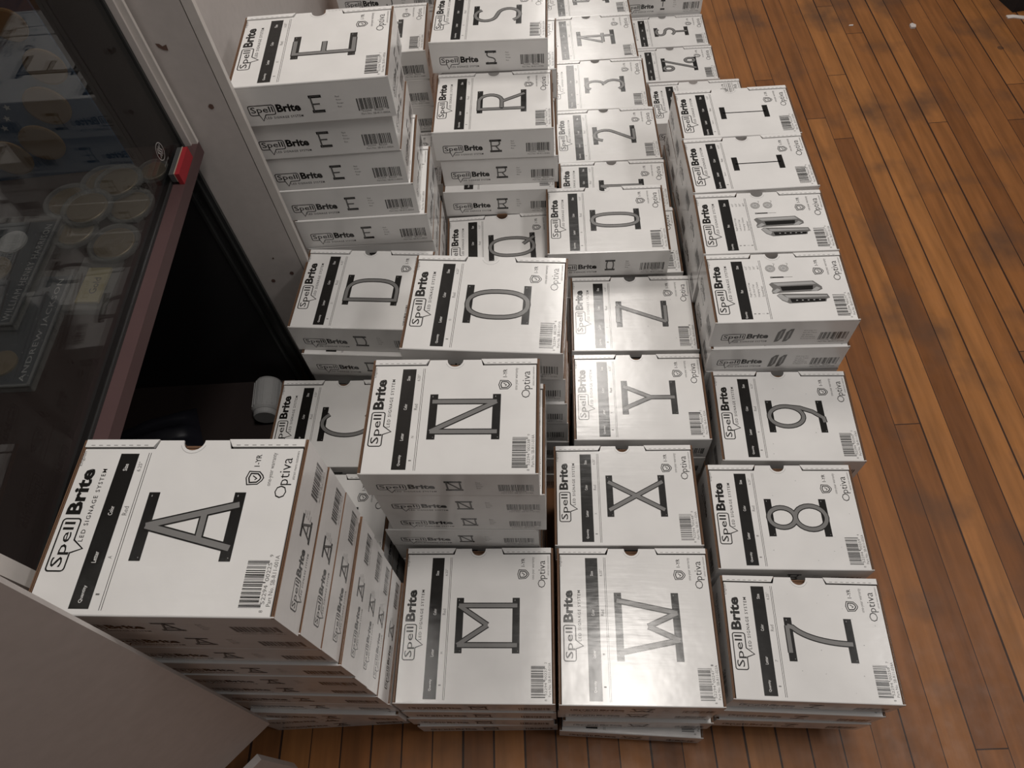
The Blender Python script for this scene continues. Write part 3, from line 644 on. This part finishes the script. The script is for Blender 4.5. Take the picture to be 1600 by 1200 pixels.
STACKS = [
 ('A', 0.188, [(-0.3580, 0.2997, -0.1210), (-0.3561, 0.3013, -0.1210), (-0.3551, 0.3010, -0.1210), (-0.3520, 0.2972, -0.1210), (-0.3537, 0.2961, -0.1210), (-0.3568, 0.2972, -0.1210), (-0.3560, 0.2947, -0.1210), (-0.3532, 0.2941, -0.1210), (-0.3545, 0.2879, -0.1210), (-0.3821, 0.2947, -0.0600), (-0.3809, 0.2959, -0.0521)]),
 ('N', 0.188, [(-0.0904, 0.5162, -0.1203), (-0.0833, 0.5160, -0.1203), (-0.0834, 0.5177, -0.1203), (-0.0969, 0.5177, -0.1203), (-0.0957, 0.5179, -0.1250), (-0.0937, 0.5154, -0.1278), (-0.0943, 0.5164, -0.1306), (-0.0930, 0.5180, -0.1331)]),
 ('M', 0.245, [(-0.0993, 0.2951, -0.1088), (-0.0987, 0.2928, -0.1107), (-0.1038, 0.2916, -0.1088), (-0.0999, 0.2896, -0.0900)]),
 ('W', 0.245, [(0.1550, 0.2656, -0.1152), (0.1533, 0.2673, -0.1162), (0.1609, 0.2603, -0.1152), (0.1574, 0.2492, -0.1500)]),
 ('7', 0.188, [(0.4145, 0.2163, -0.1369), (0.4107, 0.2102, -0.1400), (0.4126, 0.2067, -0.1300), (0.4204, 0.2180, -0.1200)]),
 ('8', 0.188, [(0.4394, 0.4147, -0.1231), (0.4407, 0.4167, -0.1169), (0.4391, 0.4147, -0.1171), (0.4380, 0.4153, -0.1204)]),
 ('9', 0.188, [(0.4949, 0.6059, -0.1292), (0.4950, 0.6075, -0.1288), (0.4933, 0.6060, -0.1282), (0.4939, 0.6063, -0.1301)]),
 ('0', 0.188, [(0.2352, 1.0736, -0.1024), (0.2710, 1.0738, -0.1024), (0.2713, 1.0725, -0.1003), (0.2725, 1.0715, -0.1030), (0.2727, 1.0731, -0.1070)]),
 ('2', 0.188, [(0.2971, 1.4227, -0.0853), (0.3011, 1.4217, -0.0787), (0.3000, 1.4217, -0.0859), (0.3001, 1.4232, -0.0787)]),
 ('3', 0.200, [(0.3057, 1.6188, -0.0975), (0.3120, 1.6185, -0.0989), (0.3129, 1.6178, -0.1014), (0.3118, 1.6194, -0.0941)]),
 ('4', 0.200, [(0.3142, 1.8227, -0.0717), (0.3145, 1.8232, -0.0701), (0.3127, 1.8236, -0.0640), (0.3139, 1.8231, -0.0736)]),
 ('1', 0.157, [(0.2847, 1.2472, -0.1087), (0.2846, 1.2459, -0.1068), (0.2846, 1.2457, -0.1150), (0.2829, 1.2468, -0.1128)]),
 ('$', 0.157, [(0.5862, 2.0353, -0.0874), (0.5865, 2.0366, -0.0876)]),
 ('%', 0.157, [(0.5760, 1.8723, -0.0916), (0.5768, 1.8733, -0.0844)]),
 ('X', 0.188, [(0.1769, 0.4859, -0.1129), (0.1778, 0.4842, -0.1151), (0.1795, 0.4832, -0.1197), (0.1786, 0.4837, -0.1156)]),
 ('Y', 0.188, [(0.2379, 0.6801, -0.1191), (0.2378, 0.6790, -0.1205), (0.2368, 0.6819, -0.1120), (0.2373, 0.6803, -0.1102)]),
 ('Z', 0.188, [(0.2610, 0.8765, -0.1197), (0.2590, 0.8778, -0.1222), (0.2586, 0.8771, -0.1278), (0.2594, 0.8781, -0.1269)]),
 ('K1', 0.157, [(0.4999, 0.7900, -0.1039), (0.5040, 0.7832, -0.1039), (0.5053, 0.7829, -0.0965), (0.5053, 0.7846, -0.0944), (0.5070, 0.7850, -0.1050), (0.5049, 0.7838, -0.1125)]),
 ('K2', 0.157, [(0.5162, 0.9503, -0.1001), (0.5166, 0.9508, -0.0973), (0.5222, 0.9502, -0.0906), (0.5202, 0.9474, -0.1002), (0.5202, 0.9469, -0.1017), (0.5209, 0.9479, -0.0941)]),
 ('I1', 0.157, [(0.5318, 1.1155, -0.0704), (0.5330, 1.1153, -0.0757), (0.5318, 1.1169, -0.0659), (0.5298, 1.1162, -0.0632), (0.5312, 1.1151, -0.0598), (0.5327, 1.1155, -0.0657)]),
 ('I2', 0.157, [(0.5458, 1.2743, -0.0836), (0.5452, 1.2743, -0.0779), (0.5442, 1.2750, -0.0723), (0.5459, 1.2767, -0.0706), (0.5443, 1.2745, -0.0735), (0.5459, 1.2761, -0.0743)]),
 ('O', 0.188, [(-0.0259, 0.7122, -0.1737), (-0.0264, 0.7529, -0.1300), (-0.0206, 0.7528, -0.1300), (-0.0181, 0.7467, -0.1300), (-0.0154, 0.7473, -0.1300), (-0.0132, 0.7453, -0.1347), (-0.0141, 0.7444, -0.1364), (-0.0154, 0.7435, -0.1424)]),
 ('D', 0.188, [(-0.2587, 0.8943, -0.1667), (-0.2543, 0.8838, -0.1667), (-0.2541, 0.8854, -0.1676), (-0.2542, 0.8865, -0.1600), (-0.2530, 0.8868, -0.1648), (-0.2515, 0.8847, -0.1669)]),
 ('E', 0.188, [(-0.2564, 1.0965, -0.0560), (-0.2648, 1.1028, -0.0600), (-0.2625, 1.1047, -0.0650), (-0.2553, 1.1019, -0.0650), (-0.2418, 1.0975, -0.0680), (-0.2414, 1.0977, -0.0615), (-0.2396, 1.0956, -0.0680), (-0.2416, 1.0971, -0.0707), (-0.2415, 1.0955, -0.0762), (-0.2419, 1.0951, -0.0727), (-0.2438, 1.0966, -0.0637)]),
 ('R', 0.188, [(0.0265, 1.3035, -0.1029), (0.0347, 1.3048, -0.1029), (0.0292, 1.2857, -0.1029), (0.0295, 1.2911, -0.1103), (0.0288, 1.2882, -0.1003), (0.0302, 1.2880, -0.0967), (0.0314, 1.2894, -0.0910)]),
 ('S', 0.188, [(0.0395, 1.4957, -0.1214), (0.0581, 1.4952, -0.1214), (0.0597, 1.4954, -0.1188), (0.0576, 1.4959, -0.1134), (0.0393, 1.4960, -0.1222), (0.0450, 1.4935, -0.1264), (0.0462, 1.4929, -0.1192), (0.0458, 1.4941, -0.1176)]),
 ('C', 0.188, [(-0.3388, 0.6954, -0.1179), (-0.3399, 0.6929, -0.1236), (-0.3377, 0.6917, -0.1232), (-0.3358, 0.6918, -0.1297)]),
 ('Q', 0.188, [(0.0157, 1.0969, -0.0584), (0.0178, 1.0957, -0.0640), (0.0174, 1.0958, -0.0701), (0.0179, 1.0961, -0.0711)]),
 ('B', 0.188, [(-0.3679, 0.4947, -0.1200), (-0.3676, 0.4924, -0.1280), (-0.3678, 0.4936, -0.1199), (-0.3692, 0.4939, -0.1171)]),
 ('H', 0.188, [(-0.2297, 1.6083, -0.0700), (-0.2317, 1.6081, -0.0669), (-0.2324, 1.6078, -0.0665), (-0.2327, 1.6101, -0.0615), (-0.2302, 1.6087, -0.0693), (-0.2296, 1.6083, -0.0694), (-0.2294, 1.6108, -0.0644)]),
 ('F', 0.188, [(-0.2283, 1.4147, -0.0700), (-0.2301, 1.4168, -0.0670), (-0.2304, 1.4172, -0.0683), (-0.2292, 1.4162, -0.0747)]),
 ('5', 0.188, [(0.3293, 2.0171, -0.0700), (0.3295, 2.0183, -0.0774), (0.3305, 2.0190, -0.0756), (0.3321, 2.0176, -0.0777)]),
 ('!', 0.157, [(0.5959, 2.1995, -0.0900), (0.5959, 2.1989, -0.0964), (0.5975, 2.1976, -0.1009)]),
 ('P', 0.165, [(0.5749, 1.6019, -0.0850), (0.5763, 1.6009, -0.0929), (0.5768, 1.6013, -0.0984)]),
 ('J', 0.188, [(-0.1987, 1.8850, -0.0700), (-0.1980, 1.8839, -0.0711), (-0.2005, 1.8852, -0.0634), (-0.2014, 1.8841, -0.0595), (-0.1996, 1.8850, -0.0558), (-0.1981, 1.8865, -0.0545), (-0.1993, 1.8872, -0.0606), (-0.2005, 1.8877, -0.0574)])
]
def finger_tab(e, Wd):
    # kraft inner flap standing up through the finger hole
    mb = MB(.001); W_ = Wd * 1000
    pts = [(112, HB - 10), (136, HB - 10), (136, HB + 5), (133, HB + 7), (115, HB + 7), (112, HB + 5)]
    mb.prism(pts, 0, 2.2, iK, tf=lambda p: (p[0] - LB / 2, W_ / 2 - 5.2 + p[2], p[1]))
    link('finger_tab', mb.mesh('finger_tab', BOXM), e)['label'] = 'brown flap standing up in the finger hole'
def make_box(ch, Wd, x, y, z, a):
    e = bpy.data.objects.new('cardboard_box', None); COL.objects.link(e); e.location = (x, y, z); e.rotation_euler = (0, 0, a)
    link('tray', MT[ch, Wd][0], e); link('lid', MT[ch, Wd][1], e)
    for t in tabs(Wd): link('locking_tab', t, e)
    return e
MT = {}
def copy_tree(e):
    c = e.copy(); COL.objects.link(c)
    for ch_ in KIDS[e]:
        d = ch_.copy(); d.parent = c; COL.objects.link(d)
    return c
KIDS = {}
for key, Wd, lst in STACKS:
    ch = {'K1': 'endcap', 'K2': 'endcap', 'I1': 'space', 'I2': 'space', 'P': 'pack'}.get(key, key)
    Wd = round(Wd, 3)
    if (ch, Wd) not in MT: MT[ch, Wd] = (tray_mesh(ch, Wd), lid_mesh(ch, Wd))
    n = len(lst); first = None
    for k, (x, y, a) in enumerate(lst):
        z = (n - 1 - k) * PITCH + .0004
        if first is None:
            first = make_box(ch, Wd, x, y, z, a); KIDS[first] = [o for o in COL.objects if o.parent == first]; e = first
        else:
            e = copy_tree(first); e.location = (x, y, z); e.rotation_euler = (0, 0, a)
        if key == 'Q' and k == 0: finger_tab(e, Wd)
        lab, grp = describe(key, k, n); tag(e, lab, 'box', grp)
